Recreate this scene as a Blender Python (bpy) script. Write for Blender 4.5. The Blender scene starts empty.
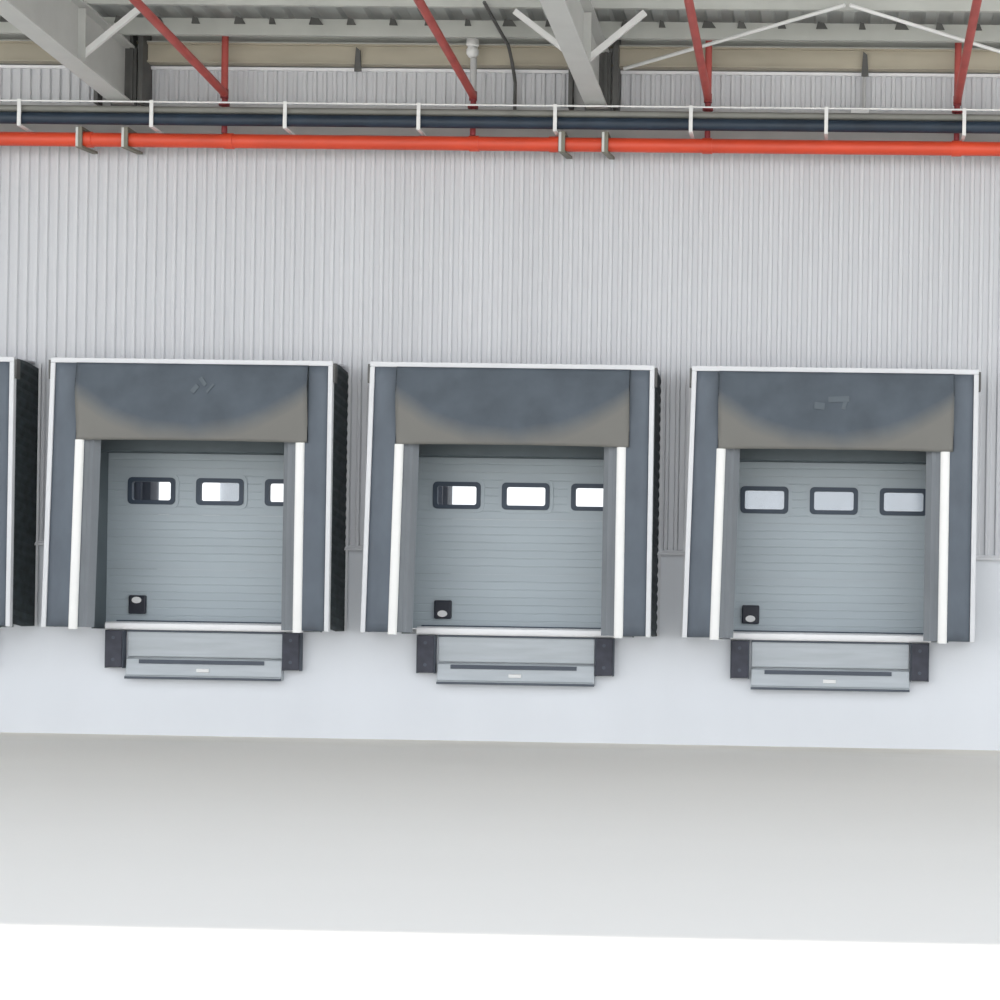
import bpy, math, random
from mathutils import Vector, Matrix
random.seed(7)
C = bpy.context.scene.collection

# ------------------------------------------------------------------ materials
def mat(name, col, rough=0.6, metal=0.0, var=0.06, scale=3.0, stretch=(1, 1, 1), bump=0.0, col2=None):
    m = bpy.data.materials.new(name); m.use_nodes = True
    nt = m.node_tree; b = nt.nodes['Principled BSDF']
    b.inputs['Roughness'].default_value = rough; b.inputs['Metallic'].default_value = metal
    tc = nt.nodes.new('ShaderNodeTexCoord'); mp = nt.nodes.new('ShaderNodeMapping')
    mp.inputs['Scale'].default_value = stretch
    ns = nt.nodes.new('ShaderNodeTexNoise'); ns.inputs['Scale'].default_value = scale; ns.inputs['Detail'].default_value = 4
    nt.links.new(tc.outputs['Object'], mp.inputs['Vector']); nt.links.new(mp.outputs[0], ns.inputs['Vector'])
    cr = nt.nodes.new('ShaderNodeValToRGB')
    cr.color_ramp.elements[0].position = 0.3; cr.color_ramp.elements[1].position = 0.7
    c2 = col2 or tuple(max(0, c * (1 - var * 2)) for c in col)
    cr.color_ramp.elements[0].color = (*c2, 1); cr.color_ramp.elements[1].color = (*col, 1)
    nt.links.new(ns.outputs['Fac'], cr.inputs['Fac']); nt.links.new(cr.outputs['Color'], b.inputs['Base Color'])
    if bump:
        bp = nt.nodes.new('ShaderNodeBump'); bp.inputs['Strength'].default_value = bump
        nt.links.new(ns.outputs['Fac'], bp.inputs['Height']); nt.links.new(bp.outputs[0], b.inputs['Normal'])
    return m

def emis(name, col, s):
    m = bpy.data.materials.new(name); m.use_nodes = True; nt = m.node_tree
    nt.nodes.clear(); e = nt.nodes.new('ShaderNodeEmission'); o = nt.nodes.new('ShaderNodeOutputMaterial')
    e.inputs[0].default_value = (*col, 1); e.inputs[1].default_value = s
    nt.links.new(e.outputs[0], o.inputs[0]); return m

def glassmat():
    m = bpy.data.materials.new('pane_acrylic'); m.use_nodes = True; nt = m.node_tree; nt.nodes.clear()
    t = nt.nodes.new('ShaderNodeBsdfTransparent'); t.inputs[0].default_value = (.93, .95, .97, 1)
    g = nt.nodes.new('ShaderNodeBsdfGlossy'); g.inputs[1].default_value = 0.15
    x = nt.nodes.new('ShaderNodeMixShader'); x.inputs[0].default_value = 0.08
    o = nt.nodes.new('ShaderNodeOutputMaterial')
    nt.links.new(t.outputs[0], x.inputs[1]); nt.links.new(g.outputs[0], x.inputs[2]); nt.links.new(x.outputs[0], o.inputs[0])
    return m

M = dict(
    clad=mat('cladding_white', (.60, .61, .635), .45, .0, .03, 1.2, (1, 1, .15)),
    lower=mat('lower_panel', (.755, .78, .815), .7, 0, .025, .8, (1, 1, .4)),
    trim=mat('flashing', (.72, .73, .75), .4, 0, .03),
    fascia=mat('fascia_grey', (.50, .50, .50), .5, 0, .05),
    ground=None,
    alu=mat('aluminium_rail', (.70, .71, .73), .4, .0, .03),
    curt=mat('curtain_slate', (.130, .155, .187), .75, 0, .12, 3.0, (1, 1, .5), .05),
    head=None,
    flap=mat('flap_grey', (.225, .245, .265), .7, 0, .10, 3.0, (1, 1, .3)),
    guide=mat('guide_white', (.90, .90, .88), .6, 0, .01),
    bellow=mat('bellows_dark', (.035, .050, .055), .7, 0, .3, 8.0),
    emb=mat('emblem_faint', (.113, .137, .158), .7, 0, .05),
    door=mat('door_steel', (.42, .48, .515), .45, .0, .03, 1.5, (.3, 1, 2)),
    gasket=mat('window_gasket', (.04, .06, .09), .5),
    black=mat('black_plastic', (.015, .018, .03), .5),
    alu2=mat('sill_aluminium', (.88, .88, .89), .35, .0, .02),
    lev=mat('leveler_galvanised', (.45, .485, .51), .45, .25, .07, 5.0, (.3, 1, 3)),
    levdark=mat('leveler_slot', (.085, .10, .125), .7),
    bump=mat('bumper_rubber', (.065, .068, .088), .8, 0, .15, 8),
    white=mat('white_paint', (.78, .78, .77), .5, 0, .02),
    beam=mat('beam_offwhite', (.57, .575, .555), .5, 0, .04),
    eave=mat('eave_beige', (.50, .455, .36), .6, 0, .12, 2.0, (.4, 1, 1)),
    purlin=mat('purlin_grey', (.50, .51, .48), .5, 0, .06, 2.0),
    deck=mat('deck_grey', (.43, .45, .44), .5, 0, .10, 2.0),
    dark=mat('dark_steel', (.12, .12, .115), .6, 0, .2),
    navy=mat('pipe_navy', (.018, .035, .060), .5, 0, .2),
    gpipe=mat('pipe_grey', (.22, .22, .20), .5, 0, .1),
    orange=mat('pipe_red_orange', (.72, .075, .030), .4, 0, .12, 2.0, (.5, 1, 1)),
    red=mat('pipe_red', (.47, .085, .072), .5, 0, .12, 4.0),
    dred=mat('coupling_red', (.25, .03, .035), .5),
    brack=mat('bracket_khaki', (.20, .19, .15), .6, 0, .1),
    floor=mat('concrete_inside', (.45, .45, .44), .8),
    inner=mat('inside_wall', (.60, .63, .66), .8),
    rack=mat('rack_dark', (.03, .035, .05), .7),
    reveal=mat('reveal_grey', (.13, .16, .175), .7),
    pane=glassmat(),
)
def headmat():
    # slate fabric with ground-bounce light painted in as a beige lower band, arced edge
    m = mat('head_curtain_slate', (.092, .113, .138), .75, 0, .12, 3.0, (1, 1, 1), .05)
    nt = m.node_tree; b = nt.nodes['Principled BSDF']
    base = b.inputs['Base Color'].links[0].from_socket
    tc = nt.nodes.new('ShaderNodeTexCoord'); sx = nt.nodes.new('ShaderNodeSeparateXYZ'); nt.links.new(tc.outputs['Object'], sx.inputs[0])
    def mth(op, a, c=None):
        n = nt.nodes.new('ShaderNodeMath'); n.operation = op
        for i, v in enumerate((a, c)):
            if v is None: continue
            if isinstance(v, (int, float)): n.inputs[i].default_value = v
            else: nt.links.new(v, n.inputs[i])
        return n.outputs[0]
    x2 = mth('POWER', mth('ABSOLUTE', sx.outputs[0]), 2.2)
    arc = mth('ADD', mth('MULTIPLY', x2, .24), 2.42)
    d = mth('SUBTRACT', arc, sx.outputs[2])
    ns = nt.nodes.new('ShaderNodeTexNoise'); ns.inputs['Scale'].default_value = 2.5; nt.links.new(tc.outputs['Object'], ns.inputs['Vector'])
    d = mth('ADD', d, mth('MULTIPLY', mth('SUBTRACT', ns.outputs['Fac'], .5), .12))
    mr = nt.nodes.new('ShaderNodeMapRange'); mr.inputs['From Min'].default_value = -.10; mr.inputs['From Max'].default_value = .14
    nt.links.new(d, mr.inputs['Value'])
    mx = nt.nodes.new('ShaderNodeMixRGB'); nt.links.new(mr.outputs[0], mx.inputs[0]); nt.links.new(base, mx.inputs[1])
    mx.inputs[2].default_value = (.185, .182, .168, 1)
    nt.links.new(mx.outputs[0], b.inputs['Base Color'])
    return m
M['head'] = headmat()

def groundmat():
    m = mat('yard_concrete', (.88, .855, .80), .85, 0, .012, .35, (.25, 1, 1), .02)
    nt = m.node_tree; b = nt.nodes['Principled BSDF']
    base = b.inputs['Base Color'].links[0].from_socket
    tc = nt.nodes.new('ShaderNodeTexCoord'); sx = nt.nodes.new('ShaderNodeSeparateXYZ'); nt.links.new(tc.outputs['Object'], sx.inputs[0])
    mp = nt.nodes.new('ShaderNodeMapping'); mp.inputs['Scale'].default_value = (.18, 1.2, 1)
    ns = nt.nodes.new('ShaderNodeTexNoise'); ns.inputs['Scale'].default_value = 1.3; ns.inputs['Detail'].default_value = 3
    nt.links.new(tc.outputs['Object'], mp.inputs[0]); nt.links.new(mp.outputs[0], ns.inputs['Vector'])
    # ochre dust gathered along the foot of the wall, ragged outer edge
    a = nt.nodes.new('ShaderNodeMath'); a.operation = 'MULTIPLY_ADD'; a.inputs[1].default_value = 1.8; a.inputs[2].default_value = -1.55
    nt.links.new(ns.outputs['Fac'], a.inputs[0])
    s = nt.nodes.new('ShaderNodeMath'); s.operation = 'ADD'; nt.links.new(sx.outputs[1], s.inputs[0]); nt.links.new(a.outputs[0], s.inputs[1])
    mr = nt.nodes.new('ShaderNodeMapRange'); mr.inputs['From Min'].default_value = -1.9; mr.inputs['From Max'].default_value = -.3; mr.inputs['To Max'].default_value = .75
    nt.links.new(s.outputs[0], mr.inputs['Value'])
    mx = nt.nodes.new('ShaderNodeMixRGB'); nt.links.new(mr.outputs[0], mx.inputs[0]); nt.links.new(base, mx.inputs[1])
    mx.inputs[2].default_value = (.74, .69, .59, 1)
    nt.links.new(mx.outputs[0], b.inputs['Base Color'])
    return m
M['ground'] = groundmat()

# ------------------------------------------------------------------ mesh helpers
class MB:
    def __init__(s): s.v = []; s.f = []
    def add(s, vs, fs):
        n = len(s.v); s.v += [tuple(v) for v in vs]; s.f += [tuple(n + i for i in f) for f in fs]; return s
    def hexa(s, p):   # 8 points: bottom 4 (ccw from above), top 4
        return s.add(p, [(3, 2, 1, 0), (4, 5, 6, 7), (0, 1, 5, 4), (1, 2, 6, 5), (2, 3, 7, 6), (3, 0, 4, 7)])
    def box(s, x0, x1, y0, y1, z0, z1):
        return s.hexa([(x0, y0, z0), (x1, y0, z0), (x1, y1, z0), (x0, y1, z0), (x0, y0, z1), (x1, y0, z1), (x1, y1, z1), (x0, y1, z1)])
    def bar(s, a, b, w, h):   # rectangular bar from a to b
        a = Vector(a); b = Vector(b); d = (b - a).normalized()
        up = Vector((0, 1, 0)) if abs(d.y) < .9 else Vector((0, 0, 1))
        u = d.cross(up).normalized(); w_ = u.cross(d)
        p = [q + u * (i * w / 2) + w_ * (j * h / 2) for q in (a, b) for i, j in ((-1, -1), (1, -1), (1, 1), (-1, 1))]
        return s.add(p, [(3, 2, 1, 0), (4, 5, 6, 7), (0, 1, 5, 4), (1, 2, 6, 5), (2, 3, 7, 6), (3, 0, 4, 7)])
    def tube(s, pts, r, n=16, squash=None):
        pts = [Vector(p) for p in pts]; rings = []
        prev = None
        for i, p in enumerate(pts):
            d = (pts[min(i + 1, len(pts) - 1)] - pts[max(i - 1, 0)]).normalized()
            if prev is None:
                up = Vector((0, 0, 1)) if abs(d.z) < .9 else Vector((0, 1, 0))
                u = d.cross(up).normalized()
            else: u = (prev - d * prev.dot(d)).normalized()
            prev = u; w = d.cross(u)
            rr = r[i] if isinstance(r, (list, tuple)) else r
            rings.append([p + u * math.cos(t * 2 * math.pi / n) * rr + w * math.sin(t * 2 * math.pi / n) * rr for t in range(n)])
        vs = [v for rg in rings for v in rg]; fs = []
        for i in range(len(pts) - 1):
            for t in range(n):
                fs.append((i * n + t, i * n + (t + 1) % n, (i + 1) * n + (t + 1) % n, (i + 1) * n + t))
        fs.append(tuple(range(n))[::-1]); fs.append(tuple((len(pts) - 1) * n + t for t in range(n)))
        return s.add(vs, fs)
    def prism(s, prof, axis, a, b):   # profile polygon extruded along axis
        def P(q, t):
            return (t, q[0], q[1]) if axis == 'x' else ((q[0], t, q[1]) if axis == 'y' else (q[0], q[1], t))
        n = len(prof)
        return s.add([P(q, a) for q in prof] + [P(q, b) for q in prof],
                     [tuple(range(n))[::-1], tuple(range(n, 2 * n))] + [(i, (i + 1) % n, n + (i + 1) % n, n + i) for i in range(n)])
    def sheet(s, line, axis_fn, a, b):  # open profile strip
        n = len(line)
        return s.add([axis_fn(q, a) for q in line] + [axis_fn(q, b) for q in line], [(i, i + 1, n + i + 1, n + i) for i in range(n - 1)])
    def build(s, name, m, parent=None, bevel=0, smooth=False, kind=None):
        me = bpy.data.meshes.new(name); me.from_pydata(s.v, [], s.f); me.update()
        import bmesh
        bm = bmesh.new(); bm.from_mesh(me); bmesh.ops.recalc_face_normals(bm, faces=bm.faces); bm.to_mesh(me); bm.free()
        me.materials.append(m)
        o = bpy.data.objects.new(name, me); C.objects.link(o)
        if parent: o.parent = parent
        if bevel:
            bv = o.modifiers.new('Bevel', 'BEVEL'); bv.width = bevel; bv.segments = 2; bv.limit_method = 'ANGLE'
        if smooth:
            for p in me.polygons: p.use_smooth = True
            me.set_sharp_from_angle(angle=math.radians(45))
        if kind: o['kind'] = kind
        return o

def tag(o, label, cat, group=None, kind=None):
    o['label'] = label; o['category'] = cat
    if group: o['group'] = group
    if kind: o['kind'] = kind
    return o
def empty(name, loc):
    o = bpy.data.objects.new(name, None); o.location = loc; o.empty_display_size = .2; C.objects.link(o); return o
def struct(o): o['kind'] = 'structure'; return o
def copy_tree(o, parent=None):
    kids = [c for c in bpy.data.objects if c.parent == o]
    c = o.copy(); C.objects.link(c)
    if parent: c.parent = parent
    for k in kids: copy_tree(k, c)
    return c
def kids_named(o, n): return [c for c in bpy.data.objects if c.parent == o and c.name.split('.')[0] == n]

def rring(mb, cx, cz, hx, hz, ro, ix, iz, ri, y0, y1):   # rounded rectangular ring standing in the XZ plane
    def pts(hx, hz, r):
        out = []
        for q, (sx, sz) in enumerate(((1, 1), (-1, 1), (-1, -1), (1, -1))):
            for k in range(6):
                t = (q + k / 5) * math.pi / 2
                out.append((cx + sx * (hx - r) + r * math.cos(t), cz + sz * (hz - r) + r * math.sin(t)))
        return out
    a = pts(hx, hz, ro); b = pts(ix, iz, ri); n = len(a)
    vs = [(x, y0, z) for x, z in a] + [(x, y0, z) for x, z in b] + [(x, y1, z) for x, z in a] + [(x, y1, z) for x, z in b]
    fs = []
    for i in range(n):
        j = (i + 1) % n
        fs += [(i, j, n + j, n + i), (2 * n + i, 3 * n + i, 3 * n + j, 2 * n + j), (i, 2 * n + i, 2 * n + j, j), (n + i, n + j, 3 * n + j, 3 * n + i)]
    mb.add(vs, fs); return mb

# ------------------------------------------------------------------ layout
CAM = Vector((0, -23.70, 1.83))
DOCKS = [-11.81, -7.89, -3.965, -0.042]
XL, XR = -34.0, 24.0
OPEN = 1.46            # half width of the wall openings
ZSILL, ZHEAD = 1.33, 4.00
ZSPLIT = 2.40
SLOPE = .065           # the canopy rises away from the wall
def rise(y): return -y * SLOPE

# ------------------------------------------------------------------ setting
g = MB().add([(-120, -160, 0), (110, -160, 0), (110, .4, 0), (-120, .4, 0)], [(0, 1, 2, 3)]).build('floor', M['ground']); struct(g)

core = MB()
edges = [XL] + [e for d in DOCKS for e in (d - OPEN, d + OPEN)] + [XR]
for i in range(0, len(edges), 2):
    core.box(edges[i], edges[i + 1], .012, .41, 0, ZHEAD)
for d in DOCKS:
    core.box(d - OPEN, d + OPEN, .012, .41, 0, ZSILL)
core.box(XL, XR, .012, .41, ZHEAD, 10.0)
struct(core.build('wall_back', M['lower']))

PITCH = .125
clad = MB()
def ribs(x0, x1, z0, z1):
    line = []
    k0 = math.floor(x0 / PITCH); k1 = math.ceil(x1 / PITCH)
    line.append((x0, -.004))
    for k in range(k0, k1 + 1):
        x = k * PITCH
        for dx, y in ((-.034, -.004), (-.019, -.034), (.019, -.034), (.034, -.004)):
            if x0 < x + dx < x1: line.append((x + dx, y))
    line.append((x1, -.004))
    clad.sheet(line, lambda q, z: (q[0], q[1], z), z0, z1)
ribs(XL, XR, ZHEAD, 8.40)
for i in range(0, len(edges), 2):
    ribs(edges[i], edges[i + 1], ZSPLIT, ZHEAD)
struct(clad.build('wall_upper', M['clad']))

t1 = MB()
for i in range(0, len(edges), 2):
    t1.prism([(.012, ZSPLIT - .035), (-.055, ZSPLIT - .035), (-.06, ZSPLIT - .01), (-.036, ZSPLIT + .025), (.012, ZSPLIT + .03)], 'x', edges[i], edges[i + 1])
struct(t1.build('trim_1', M['trim']))
struct(MB().box(XL, XR, -.055, -.004, 7.42, 7.93).build('trim_2', M['fascia']))
struct(MB().prism([(.012, 8.365), (-.05, 8.365), (-.06, 8.40), (.012, 8.42)], 'x', XL, XR).build('trim_3', M['trim']))
for d, n in zip(DOCKS, (4, 5, 6, 7)):   # steel reveals lining each opening
    r = MB().box(d - OPEN, d - OPEN + .02, -.005, .415, ZSILL, ZHEAD).box(d + OPEN - .02, d + OPEN, -.005, .415, ZSILL, ZHEAD)
    r.box(d - OPEN + .02, d + OPEN - .02, -.005, .40, 3.575, ZHEAD)
    struct(r.build('trim_%d' % n, M['reveal']))

# ribbed metal canopy deck
deck = MB(); line = []
k = 0; x = XL
while x < XR:
    line += [(x, 0), (x + .13, 0), (x + .165, .05), (x + .295, .05)]; x += .33
YE = -8.53
deck.sheet(line, lambda q, y: (q[0], y, 8.84 + rise(y) + q[1]), .02, YE)
deck.sheet(line, lambda q, y: (q[0], y, 8.93 + rise(y) + q[1] * .2), .02, YE)
struct(deck.build('ceiling', M['deck']))

# ------------------------------------------------------------------ inside of the warehouse (seen through the door panes)
YB = 12.0; DB = YB + 23.70
struct(MB().box(-16, 6, .47, YB, 1.15, ZSILL + .05).build('floor_inside', M['floor']))
struct(MB().box(-16, 6, YB, YB + .2, 1.15, 7).build('wall_far', M['inner']))
struct(MB().box(-16.2, -16, .41, YB + .2, 1.15, 7).build('wall_left', M['inner']))
struct(MB().box(6, 6.2, .41, YB + .2, 1.15, 7).build('wall_right', M['inner']))
struct(MB().box(-16.2, 6.2, .41, YB + .2, 7, 7.2).build('ceiling_inside', M['inner']))
def pxb(p): return DB * math.tan(math.atan((p - 789.6) / 1900) - .0247)
day = emis('daylight_panel', (1, 1, 1), 1.0)
for n, (a, b) in enumerate(((160, 171), (203, 220), (260, 300), (453, 640)), 1):
    w = MB().box(pxb(a), pxb(b), YB - .05, YB - .01, 2.9, 4.9).build('window_%d' % n, day); struct(w)
for a, b in ((112, 160), (418, 453)):
    rk = empty('storage_rack', (pxb((a + b) / 2), YB - .6, ZSILL + .05))
    hw = (pxb(b) - pxb(a)) / 2
    MB().box(-hw, hw, .1, .5, 0, 3.9).build('back_panel', M['rack'], rk)
    for sx in (-hw + .04, hw - .04):
        MB().box(sx - .04, sx + .04, -.4, -.32, 0, 3.9).build('upright', M['rack'], rk)
    for zz in (.2, 1.4, 2.6, 3.8):
        MB().box(-hw, hw, -.4, .1, zz, zz + .08).build('shelf', M['rack'], rk)
    tag(rk, 'dark storage rack inside, seen through the first pane of ' + ('the first complete door' if a < 200 else 'the middle door'), 'rack')
la = bpy.data.lights.new('inside_fill', 'AREA'); la.shape = 'RECTANGLE'; la.size = 18; la.size_y = 6; la.energy = 600; la.color = (.97, .98, 1)  # unseen fill light added to brighten the far wall behind the panes
lo = bpy.data.objects.new('inside_fill', la); lo.location = (-5, 6, 6.9); C.objects.link(lo)

# ------------------------------------------------------------------ dock doors
ZD0 = 1.40
WINX = (-.873, .008, .893); WZ = 3.095
def groove_sheet(mb, x0, x1, z0, z1, y=.42, step=.1):
    line = [(y, z0)]; k = math.ceil((z0 + .015) / step)
    while k * step < z1 - .012:
        z = k * step
        if z > z0 + .012: line += [(y, z - .009), (y + .004, z), (y, z + .009)]
        k += 1
    line.append((y, z1))
    mb.sheet(line, lambda q, x: (x, q[0], q[1]), x0, x1)
def make_door(n, d, spot_dz):
    root = empty('door_%d' % n, (d, .42, ZD0)); struct(root)
    secs = [(1.40, 2.10), (2.10, 2.80), (2.80, 3.40), (3.40, 4.10)]
    HX = 1.475
    def sub(o): o.location = (0, -.42, -ZD0); return o
    for z0, z1 in secs:
        mb = MB(); a, b = z0 + .006, z1 - .006
        if z0 == 2.80:
            hx, hz = .265, .145
            groove_sheet(mb, -HX, HX, a, WZ - hz); groove_sheet(mb, -HX, HX, WZ + hz, b)
            xs = [-HX] + [e for wx in WINX for e in (wx - hx, wx + hx)] + [HX]
            for i in range(0, 8, 2): groove_sheet(mb, xs[i], xs[i + 1], WZ - hz, WZ + hz)
            # back skin
            mb.box(-HX, HX, .452, .46, a, WZ - hz).box(-HX, HX, .452, .46, WZ + hz, b)
            for i in range(0, 8, 2): mb.box(xs[i], xs[i + 1], .452, .46, WZ - hz, WZ + hz)
        else:
            groove_sheet(mb, -HX, HX, a, b); mb.box(-HX, HX, .45, .46, a, b)
        mb.box(-HX, HX, .424, .45, a - .010, a + .004)
        sub(mb.build('section', M['door'], root))
    for wx in WINX:
        w = sub(rring(MB(), wx, WZ, .305, .172, .055, .25, .118, .03, .392, .465).build('window_frame', M['gasket'], root, smooth=False))
        rring(MB(), wx, WZ, .35, .215, .08, .305, .172, .055, .408, .4195).build('bezel', M['door'], w)
        MB().box(wx - .255, wx + .255, .43, .436, WZ - .125, WZ + .125).build('pane', M['pane'], w)
    h = sub(MB().box(-1.135, -.915, .36, .42, 1.52, 1.755).build('handle', M['black'], root, bevel=.015))
    cz = 1.635 + spot_dz
    rr = MB(); pr = [(-1.025 + .062 * math.cos(t * math.pi / 8), cz + .042 * math.sin(t * math.pi / 8)) for t in range(16)]
    rr.prism(pr, 'y', .345, .362)
    rr.build('grip', M['white'], h, smooth=True)
    sub(MB().box(-1.30, 1.30, .405, .419, 1.42, 1.437).build('bottom_seal', M['gasket'], root))
    return root
labs = ['grey sectional dock door inside the shelter cut off by the picture edge',
        'grey sectional dock door with a mostly dark first pane, third pane hidden',
        'grey sectional dock door with bright white panes, the first one part dark',
        'grey sectional dock door whose three panes all show even pale grey']
for n, (d, l) in enumerate(zip(DOCKS, labs), 1):
    r = make_door(n, d, .06 if n == 2 else -.05); r['label'] = l

# ------------------------------------------------------------------ dock shelters
def lerp(a, b, t): return a + (b - a) * t
H = 3.30
def leftx(x, z): return x - .068 * (1 - z / H)
def make_shelter():
    root = empty('dock_shelter', (0, 0, 1.35))
    yf = -.70
    # aluminium edge
    MB().box(-1.735, 1.735, yf - .02, yf + .06, H - .062, H).build('top_rail', M['alu'], root, bevel=.008)
    a, b = leftx(-1.735, 0), -1.735
    MB().hexa([(a, yf - .02, 0), (a + .058, yf - .02, 0), (a + .058, yf + .06, 0), (a, yf + .06, 0),
               (b, yf - .02, H - .062), (b + .058, yf - .02, H - .062), (b + .058, yf + .06, H - .062), (b, yf + .06, H - .062)]).build('side_rail', M['alu'], root, bevel=.008)
    MB().box(1.677, 1.735, yf - .02, yf + .06, 0, H - .062).build('side_rail', M['alu'], root, bevel=.008)
    # pleated rubber side covers
    for s in (-1, 1):
        mb = MB(); nz = 56; rows = []
        for i in range(nz + 1):
            z = H * i / nz - .01
            off = .010 if i % 2 else -.006
            x = (leftx(-1.715, max(z, 0)) if s < 0 else 1.715)
            rows.append([(x + s * off, yf + .06, z + .05), (x + s * (off + .015), -.35, z), (x + s * (off + .03), 0, z - .05)])
        for r in rows:
            for j in range(3): r[j] = (r[j][0], r[j][1], min(max(r[j][2], 0), H - .005))
        vs = [p for r in rows for p in r]; fs = []
        for i in range(nz):
            for j in range(2): fs.append((i * 3 + j, i * 3 + j + 1, i * 3 + j + 4, i * 3 + j + 3))
        sc = mb.add(vs, fs).build('side_cover', M['bellow'], root)
        sm = sc.modifiers.new('Solid', 'SOLIDIFY'); sm.thickness = .01
        # wall flange holding the cover
        xw = 1.755
        f = MB()
        if s < 0: f.hexa([(leftx(-xw, 0) - .06, -.05, 0), (leftx(-xw, 0), -.05, 0), (leftx(-xw, 0), -.036, 0), (leftx(-xw, 0) - .06, -.036, 0),
                          (-xw - .06, -.05, H), (-xw, -.05, H), (-xw, -.036, H), (-xw - .06, -.036, H)])
        else: f.box(xw, xw + .03, -.05, -.036, 0, H)
        f.build('wall_flange', M['alu'], root)
    MB().add([(-1.71, yf + .03, H - .01), (1.71, yf + .03, H - .01), (1.71, -.036, H + .03), (-1.71, -.036, H + .03),
              (-1.71, yf + .03, H - .03), (1.71, yf + .03, H - .03), (1.71, -.036, H + .01), (-1.71, -.036, H + .01)],
             [(0, 1, 2, 3), (7, 6, 5, 4), (0, 4, 5, 1), (1, 5, 6, 2), (2, 6, 7, 3), (3, 7, 4, 0)]).build('top_cover', M['clad'], root)
    # corner clips
    for x in (-1.762, 1.737):
        MB().box(x, x + .025, yf - .01, yf + .10, H - .26, H - .03).build('corner_bracket', M['dark'], root)
    # side curtains
    for s in (-1, 1):
        rows = []; nz = 24
        for i in range(nz + 1):
            z = .01 + (H - .07) * i / nz
            def X(v):
                return leftx(-v, z) if s < 0 else v
            w = .006 * math.sin(z * 5 + s)
            rows.append([(X(1.68), yf, z), (X(1.60), yf - .004 + w, z), (X(1.50), yf + .006 - w, z), (X(1.42), yf - .002, z), (X(1.285), yf, z)])
        vs = [p for r in rows for p in r]; n = 5
        fs = [(i * n + j, i * n + j + 1, (i + 1) * n + j + 1, (i + 1) * n + j) for i in range(nz) for j in range(n - 1)]
        c = MB().add(vs, fs).build('side_curtain', M['curt'], root, smooth=True)
        c.modifiers.new('Solid', 'SOLIDIFY').thickness = .008
        # softer inner flap, folded back into the opening
        rows = []
        for i in range(nz + 1):
            z = .01 + (H - .07) * i / nz
            def X(v):
                return leftx(-v, z) if s < 0 else v
            rows.append([(X(1.30), yf + .012, z), (X(1.24), yf + .05, z), (X(1.19), yf + .035, z), (X(1.125), yf + .10, z)])
        vs = [p for r in rows for p in r]; n = 4
        fs = [(i * n + j, i * n + j + 1, (i + 1) * n + j + 1, (i + 1) * n + j) for i in range(nz) for j in range(n - 1)]
        fl = MB().add(vs, fs).build('flap', M['flap'], c)
        fl.modifiers.new('Solid', 'SOLIDIFY').thickness = .006
        # white guide strip, half round
        xa = 1.345
        z0, z1 = -.015, 2.30
        xb = leftx(-xa, z0) if s < 0 else xa; xt = leftx(-xa, z1) if s < 0 else xa
        pr = [(.056 * math.cos(t * math.pi / 8), -.035 * math.sin(t * math.pi / 8)) for t in range(9)]
        vs = [(xb + p[0], yf - .004 + p[1], z0) for p in pr] + [(xt + p[0], yf - .004 + p[1], z1) for p in pr]
        n = 9
        fs = [(i, i + 1, n + i + 1, n + i) for i in range(n - 1)] + [(0, n, 2 * n - 1, n - 1), tuple(range(n)), tuple(range(n, 2 * n))]
        MB().add(vs, fs).build('guide_strip', M['guide'], c, smooth=True)
    # head curtain: hangs proud of the side curtains, its lower part swept back along an arc
    nx, nz = 48, 24; vs = []; z0, z1 = 2.30, H - .06
    def hy(x, z):
        t = (z1 - z) / (z1 - z0)
        y = yf - .028 - .13 * min(1, t * 1.15) ** .8
        zc = 2.42 + .24 * abs(x) ** 2.2
        if z < zc: y += .30 * (zc - z) ** 1.1
        return min(y, yf - .03)
    for i in range(nz + 1):
        z = lerp(z0, z1, i / nz)
        for j in range(nx + 1):
            x = lerp(-1.405, 1.44, j / nx)
            vs.append((x, hy(x, z), z))
    fs = [(i * (nx + 1) + j, i * (nx + 1) + j + 1, (i + 1) * (nx + 1) + j + 1, (i + 1) * (nx + 1) + j) for i in range(nz) for j in range(nx)]
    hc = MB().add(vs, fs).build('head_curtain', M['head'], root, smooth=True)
    hc.modifiers.new('Solid', 'SOLIDIFY').thickness = .008
    for xs in (-1.405, 1.44):   # narrow gusset at each end
        g = []
        for i in range(nz + 1):
            z = lerp(z0, z1, i / nz); g += [(xs, hy(xs, z), z), (xs, yf - .006, z)]
        gu = MB().add(g, [(2 * i, 2 * i + 1, 2 * i + 3, 2 * i + 2) for i in range(nz)]).build('gusset', M['bellow'], hc)
        gu.modifiers.new('Solid', 'SOLIDIFY').thickness = .006
    return root
sh = make_shelter()
slabs = ['dock shelter cut off by the picture edge, beside the widest dark bellows strip',
         'dock shelter with faint emblem on its head curtain, around the mostly dark first pane',
         'slate dock shelter around the door with bright white panes',
         'slate dock shelter with head curtain painted lighter below around the door with pale grey panes']
shelters = []
for i in range(1, 4): shelters.append(copy_tree(sh))
shelters = [sh] + shelters
for s, d, l in zip(shelters, DOCKS, slabs):
    s.location.x = d; tag(s, l, 'dock shelter', 'dock shelters along the wall')
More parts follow.
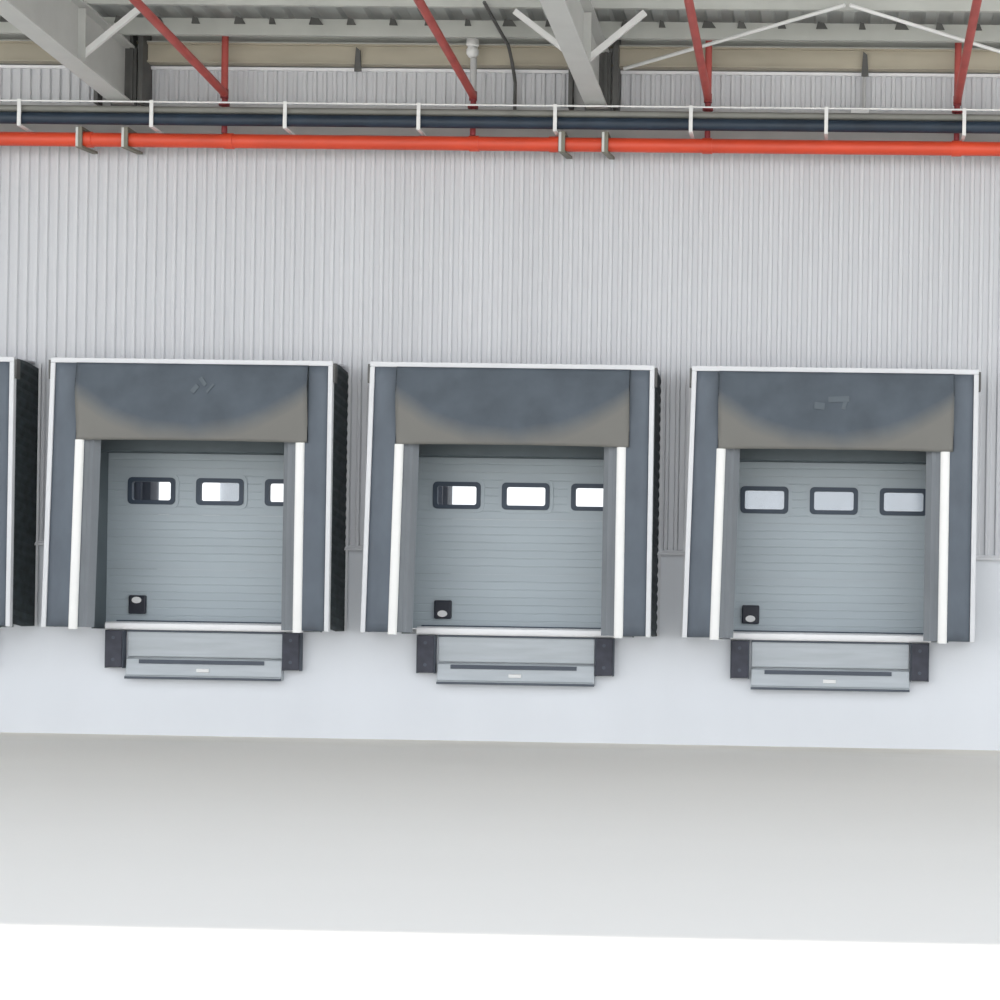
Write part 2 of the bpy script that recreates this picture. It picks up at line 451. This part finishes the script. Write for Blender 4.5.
def emblem(hc, x, z, s, kind):
    mb = MB()
    def stroke(a, b, w):
        a = Vector((a[0], 0, a[1])); b = Vector((b[0], 0, b[1])); d = (b - a).normalized(); n = Vector((-d.z, 0, d.x)) * w / 2
        vs = [a + n, a - n, b - n, b + n]
        def P(v, k): return (x + v.x * s, -.70 - .028 - .13 * min(1, (3.24 - (z + v.z * s)) / .94 * 1.15) ** .8 - k, z + v.z * s)
        mb.add([P(v, .012) for v in vs] + [P(v, .006) for v in vs], [(0, 1, 2, 3), (7, 6, 5, 4), (0, 4, 5, 1), (1, 5, 6, 2), (2, 6, 7, 3), (3, 7, 4, 0)])
    if kind == 0: stroke((-.25, 1.0), (.35, .2), .42); stroke((-1, -.5), (-.45, .2), .5); stroke((.5, -.5), (1.15, .35), .26)
    else: stroke((-2.1, -.2), (-1.2, -.3), .6); stroke((-.9, .3), (.9, .4), .5); stroke((.6, .3), (.4, -.5), .35)
    mb.build('emblem', M['emb'], hc)
emblem(kids_named(shelters[1], 'head_curtain')[0], .16, 2.95, .12, 0)
emblem(kids_named(shelters[3], 'head_curtain')[0], .05, 2.86, .14, 1)

# ------------------------------------------------------------------ levelers and bumpers
def make_leveler():
    root = empty('dock_leveler', (0, 0, .70))
    def sub(o): o.location = (0, 0, -.70); return o
    sub(MB().box(-.985, .975, -.035, .008, .99, 1.322).build('front_plate', M['lev'], root, bevel=.006))
    sub(MB().box(-.985, .975, -.06, -.035, 1.30, 1.322).build('hinge_bar', M['levdark'], root))
    lip = sub(MB().prism([(-.04, .98), (-.075, .96), (-.10, .76), (-.125, .75), (-.125, .715), (.008, .715), (.008, .98)], 'x', -.985, .983).build('lip', M['lev'], root, bevel=.006))
    MB().prism([(-.082, .955), (-.09, .945), (-.094, .905), (-.07, .905), (-.07, .955)], 'x', -.82, .76).build('slot', M['levdark'], lip)
    MB().box(-.987, .985, -.13, -.11, .712, .742).build('toe_edge', M['levdark'], lip)
    MB().prism([(-.07, .855), (-.105, .845), (-.108, .805), (-.07, .80)], 'x', -.09, .07).build('catch', M['white'], lip, bevel=.004)
    return root
lv = make_leveler()
levs = [lv] + [copy_tree(lv) for _ in range(3)]
ll = ['galvanised dock leveler under the shelter cut off by the picture edge', 'galvanised dock leveler with hanging lip under the door with a mostly dark pane',
      'galvanised dock leveler with hanging lip under the door with bright white panes', 'galvanised dock leveler with hanging lip under the door with pale grey panes']
for o, d, l in zip(levs, DOCKS, ll): o.location.x = d; tag(o, l, 'dock leveler', 'dock levelers below the doors')
sl0 = None
for d, w in zip(DOCKS, ('beside the picture edge', 'under the door with a mostly dark pane', 'under the door with bright white panes', 'under the door with pale grey panes')):
    if sl0 is None:
        pr = [(-.085, 1.326), (-.10, 1.34), (-.108, 1.375), (-.10, 1.405), (-.07, 1.422), (.38, 1.422), (.38, 1.326)]
        o = sl0 = MB().prism(pr, 'x', -1.25, 1.24).build('dock_sill', M['alu2'], smooth=True)
    else:
        o = sl0.copy(); C.objects.link(o)
    o.location.x = d
    tag(o, 'long pale aluminium sill bar ' + w, 'sill', 'sills under the doors')
def make_bumper():
    root = empty('dock_bumper', (0, 0, .85))
    MB().box(-.105, .105, -.14, -.02, 0, .465).build('rubber_block', M['bump'], root, bevel=.015)
    MB().box(-.115, -.104, -.11, .008, -.008, .47).build('steel_angle', M['levdark'], root)
    MB().box(.104, .115, -.11, .008, -.008, .47).build('steel_angle', M['levdark'], root)
    for z in (.10, .375):
        b = MB().tube([(0, -.143, z), (0, -.13, z)], .022, 10).build('bolt', M['levdark'], root, smooth=True)
    return root
bp = make_bumper(); first = True
where = ['under the shelter at the picture edge', 'under the door with a mostly dark pane', 'under the door with bright white panes', 'under the door with pale grey panes']
for d, w in zip(DOCKS, where):
    for x, sd in ((-1.13, 'left'), (1.105, 'right')):
        o = bp if first else copy_tree(bp); first = False
        o.location.x = d + x
        tag(o, 'dark rubber bumper ' + w + ', ' + sd + ' of leveler', 'bumper', 'rubber bumpers beside the levelers')

# ------------------------------------------------------------------ canopy steel
# tapered outriggers running out from the wall
def make_beam(X, lab):
    root = empty('canopy_beam', (X, 0, 7.84))
    y0, y1 = -.30, -8.4
    zb = lambda y: -.04 * y; zt = lambda y: .725 - .04 * y
    def slab(x0, x1, b0, t0, nm):   # prism between y0,y1
        MB().hexa([(x0, y1, b0(y1)), (x1, y1, b0(y1)), (x1, y0, b0(y0)), (x0, y0, b0(y0)),
                   (x0, y1, t0(y1)), (x1, y1, t0(y1)), (x1, y0, t0(y0)), (x0, y0, t0(y0))]).build(nm, M['beam'], root)
    slab(-.132, .132, lambda y: zb(y), lambda y: zb(y) + .025, 'flange')
    slab(-.132, .132, lambda y: zt(y) - .025, lambda y: zt(y), 'flange')
    slab(-.012, .012, lambda y: zb(y) + .025, lambda y: zt(y) - .025, 'web')
    for yy in (-1.76, -4.2):
        MB().box(-.10, .10, yy - .008, yy + .008, zb(yy) + .025, zt(yy) - .04).build('stiffener', M['beam'], root)
    MB().box(-.16, .16, y0, y0 + .03, -.05, .72).build('end_plate', M['dark'], root)
    for sx, ex in ((-1, -.80), (1, .72)):
        a = (sx * .03, -1.72, .20); b = (ex, -1.72, .775)
        MB().bar(a, b, .068, .05).build('fly_brace', M['white'], root)
    return tag(root, lab, 'beam', 'canopy beams')
BX = [-8.94, -3.03]
make_beam(BX[0], 'off-white canopy beam with fly braces, nearest the picture edge above the first complete shelter')
make_beam(BX[1], 'off-white canopy beam with fly braces above the shelter with bright panes')
for X, w in zip(BX, ('first complete shelter', 'shelter with bright panes')):
    st = empty('column_stub', (X, -.06, 7.86))
    MB().box(-.36, -.31, -.28, .055, 0, .98).build('flange', M['dark'], st)
    MB().box(.19, .25, -.28, .055, 0, .98).build('flange', M['dark'], st)
    MB().box(-.31, .19, -.12, -.09, 0, .98).build('web', M['fascia'], st)
    MB().box(.08, .12, -.27, -.12, 0, .98).build('stiffener', M['dark'], st)
    tag(st, 'dark steel column stub behind the canopy beam above the ' + w, 'column', 'column stubs on the wall')

# beige eave channel on the wall
ev = empty('eave_beam', (0, 0, 8.415))
MB().prism([(-.062, 0), (-.20, 0), (-.20, .02), (-.17, .02), (-.17, .225), (-.20, .225), (-.20, .245), (-.062, .245)], 'x', XL, XR).build('channel', M['eave'], ev)
MB().box(XL, XR, -.215, -.165,   .245, .26).build('top_lip', M['purlin'], ev)
for px in (-6.03, .27):
    MB().prism([(px - .05, -.10), (px + .04, -.10), (px + .02, .16), (px - .03, .20)], 'y', -.235, -.202).build('splice_plate', M['dark'], ev)
tag(ev, 'long beige eave channel running across the top of the ribbed wall', 'beam')

# grey panel closing the wall above the eave channel
struct(MB().box(XL, XR, -.05, .012, 8.42, 8.84).build('wall_top', M['purlin']))

def purlin(y, z, lab, marks):
    root = empty('purlin', (0, y, z))
    MB().prism([(-.03, 0), (.03, 0), (.03, .015), (-.015, .015), (-.015, .185), (-.03, .20)][::1], 'x', XL, XR).build('channel', M['purlin'], root)
    if marks:
        x = -10.3; k = 0
        while x < 2.6:
            w = (.05, .07, .04, .085, .055)[k % 5]
            MB().prism([(x, .13), (x + w * 2, .13), (x + w * 1.4, .20), (x + w * .3, .215)], 'y', -.055, -.031).build('gap_mark', M['dark'], root)  # dark pieces standing in for shaded gaps between the deck ribs
            x += (.46, .52, .43, .49)[k % 4]; k += 1
    return tag(root, lab, 'purlin', 'canopy purlins')
purlin(-.72, 8.60, 'pale grey purlin with small dark rib-gap marks, nearest the wall', True)
purlin(-1.72, 8.655, 'pale grey purlin crossing the beams at the fly braces, at the top edge', False)

# slender bracing rods, one pair meeting above the shelter with the pale panes
def rod(a, b, lab):
    o = MB().tube([a, b], .022, 10).build('bracing_rod', M['white'], smooth=True)
    tag(o, lab, 'rod', 'canopy bracing rods')
rod((-2.70, -.36, 8.34), (.0, -2.10, 8.60), 'thin pale bracing rod rising away from the beam with fly braces')
rod((.06, -2.10, 8.60), (2.75, -.30, 8.36), 'thin pale bracing rod descending toward the picture edge')

# ------------------------------------------------------------------ pipes
yp = -.36
nav = MB().tube([(XL, -.50, 7.625), (XR, -.50, 7.625)], .072, 24).build('water_pipe', M['navy'], smooth=True)
tag(nav, 'dark navy pipe running across the wall above the red-orange pipe', 'pipe')
gp = MB().tube([(XL, -.50, 7.742), (XR, -.50, 7.742)], .042, 16).build('slim_pipe', M['gpipe'], smooth=True)
tag(gp, 'slim grey pipe lying along the top of the dark navy pipe', 'pipe')
om = empty('fire_main_pipe', (0, yp, 7.398))
MB().tube([(XL, 0, 0), (XR, 0, 0)], .086, 28).build('pipe', M['orange'], om, smooth=True)
for x in (-10.75, -9.35, -7.59, -4.54, -1.66, 1.40, -3.55):
    MB().tube([(x - .06, 0, 0), (x + .06, 0, 0)], .096, 28).build('coupling', M['orange'], om, smooth=True)
tag(om, 'thick red-orange fire main pipe running across the whole wall', 'pipe')

# white rail and its hangers around the navy pipe
cd = MB().tube([(XL, -.585, 7.818), (XR, -.585, 7.818)], .011, 8).build('conduit', M['white'], smooth=True)
tag(cd, 'thin white conduit running just above the navy pipe', 'conduit')
xs = [-10.12, -8.48, -6.83, -5.185, -3.51, -1.85, -.20, 1.475]
names = ['at the picture edge near the first beam', 'beside the first canopy beam', 'between first beam and red riser', 'next to the small white dome fixture',
         'just before the beam with fly braces', 'just before the third red riser', 'halfway between two red risers', 'touching the last red riser']
hg0 = None
for x, n in zip(xs, names):
    if hg0 is None:
        hg0 = empty('pipe_hanger', (x, -.50, 7.62))
        MB().box(-.022, .022, -.100, -.082, -.095, .215).build('strap', M['white'], hg0)
        MB().box(-.022, .022, -.100, .44, -.115, -.095).build('arm', M['white'], hg0)
        o = hg0
    else:
        o = copy_tree(hg0); o.location.x = x
    tag(o, 'white pipe hanger strap on the navy pipe, ' + n, 'hanger', 'white hangers on the navy pipe')
# khaki brackets under the fire main, a pair below each beam
b0 = None
for x, n in ((-9.41, 'first of the pair below the first beam'), (-8.84, 'second of the pair below the first beam'), (-3.43, 'first of the pair below the beam with fly braces'), (-2.90, 'second of the pair below the beam with fly braces')):
    if b0 is None:
        b0 = empty('pipe_bracket', (x, yp, 7.405))
        MB().box(-.05, .03, -.125, -.095, -.13, .13).build('plate', M['brack'], b0, bevel=.005)
        MB().bar((.0, -.10, -.12), (.03, .30, -.10), .07, .03).build('strut', M['brack'], b0)
        MB().box(-.03, .03, -.11, .307, .10, .13).build('arm', M['brack'], b0)
        MB().box(-.045, -.015, -.132, -.124, -.12, .12).build('face_strip', M['beam'], b0)
        o = b0
    else:
        o = copy_tree(b0); o.location.x = x
    tag(o, 'khaki bracket clasping the red-orange pipe, ' + n, 'bracket', 'brackets on the fire main')

# sprinkler branches: riser on the wall plus a run going out under the canopy
def branch(X, top, lab, riser='red'):
    root = empty('sprinkler_branch', (X, yp, 7.493))
    yb = -.0
    MB().tube([(0, 0, 0), (0, 0, .44)], .036, 14).build('stub', M['dred'], root, smooth=True)
    MB().tube([(0, -.02, .43), (0, -.02, .54)], [.05, .07, ][:1] * 2, 16).build('coupling', M['dred'], root, smooth=True)
    MB().tube([(0, -.02, .335), (0, -.02, .375)], .066, 16).build('flange_ring', M['dred'], root, smooth=True)
    MB().tube([(0, -.02, .54), (0, -.02, top - 7.493)], .042, 14).build('riser', M[riser], root, smooth=True)
    MB().tube([(0, -.02, .48), (0, -.12, .50), (0, -.25, .51), (0, -6.4, .51 + 6.15 * SLOPE)], .05, 16).build('run', M['red'], root, smooth=True)
    return tag(root, lab, 'sprinkler pipe', 'red sprinkler branches')
branch(-7.65, 8.78, 'red sprinkler branch slanting in from the first beam, with long riser')
branch(-4.56, 8.44, 'red sprinkler branch with pale riser below the white dome fixture', 'fascia')
branch(-1.66, 8.72, 'red sprinkler branch above the gap before the door with pale panes')
branch(1.40, 8.72, 'red sprinkler branch leaning the opposite way, by the picture edge')

# white dome fixture on the eave channel
df = empty('dome_fixture', (-4.58, -.36, 8.51))
MB().box(-.035, .035, -.02, .16, .10, .17).build('arm', M['white'], df)
MB().tube([(0, 0, .17), (0, 0, .10), (0, 0, .07)], [.075, .08, .05], 20).build('cap', M['white'], df, smooth=True)
MB().tube([(0, 0, .08), (0, 0, .04), (0, 0, -.01), (0, 0, -.045), (0, 0, -.06)], [.055, .078, .075, .05, .01], 20).build('dome', M['white'], df, smooth=True)
tag(df, 'small white dome fixture mounted on the beige eave channel', 'fixture')
# hanging dark cable
pts = []
for i in range(25):
    t = i / 24
    pts.append((-4.15 + .06 * min(1, t * 1.6) ** 1.2 , -1.9 + 1.80 * min(1, t * 1.35), lerp(8.55, 7.82, max(0, (t - .55) / .45)) if t > .55 else lerp(8.66, 8.55, t / .55)))
cb = MB().tube(pts, .022, 8).build('cable', M['dark'], smooth=True)
tag(cb, 'dark drooping cable coming down the wall beside the white dome fixture', 'cable')
# grey conduit drop with white box
dc = empty('conduit_drop', (.26, -.1, 7.86))
MB().tube([(0, 0, .05), (0, 0, .62)], .022, 8).build('tube', M['fascia'], dc, smooth=True)
MB().box(-.16, .06, -.05, .045, 0, .06).build('junction_box', M['white'], dc, bevel=.006)
tag(dc, 'thin grey vertical conduit ending in a small white box above the navy pipe', 'conduit')

# ------------------------------------------------------------------ light
w = bpy.data.worlds.new('World'); bpy.context.scene.world = w; w.use_nodes = True
nt = w.node_tree; bg = nt.nodes['Background']
# hazy sky, brighter towards the horizon than overhead
tc = nt.nodes.new('ShaderNodeTexCoord'); sx = nt.nodes.new('ShaderNodeSeparateXYZ'); cr = nt.nodes.new('ShaderNodeValToRGB')
nt.links.new(tc.outputs['Generated'], sx.inputs[0]); nt.links.new(sx.outputs[2], cr.inputs[0]); nt.links.new(cr.outputs[0], bg.inputs['Color'])
cr.color_ramp.elements[0].position = .1; cr.color_ramp.elements[0].color = (.95, .97, 1.0, 1)
cr.color_ramp.elements[1].position = .85; cr.color_ramp.elements[1].color = (.34, .37, .42, 1)
bg.inputs['Strength'].default_value = 1.55
sl = bpy.data.lights.new('sun', 'SUN'); sl.energy = 3.2; sl.angle = math.radians(1.2); sl.color = (1, .97, .91)
so = bpy.data.objects.new('sun', sl); C.objects.link(so)
so.rotation_euler = Vector((.15, -.53, -1)).to_track_quat('-Z', 'Y').to_euler(); so.location = (0, 0, 30)

# ------------------------------------------------------------------ camera: a level view, cropped off-centre, rolled by under a degree
cam = bpy.data.cameras.new('camera'); co = bpy.data.objects.new('camera', cam); C.objects.link(co)
cam.sensor_width = 36; cam.lens = 68.4; cam.shift_x = -.288; cam.shift_y = .10; cam.clip_end = 500
roll = .0162
co.matrix_world = Matrix.Translation(CAM) @ Matrix.Rotation(math.radians(1.415), 4, 'Z') @ Matrix.Rotation(math.radians(90), 4, 'X') @ Matrix.Rotation(roll, 4, 'Z')
sc = bpy.context.scene; sc.camera = co
vs = sc.view_settings; vs.view_transform = 'Standard'; vs.look = 'None'; vs.gamma = 1; vs.use_curve_mapping = False; vs.exposure = 0.56
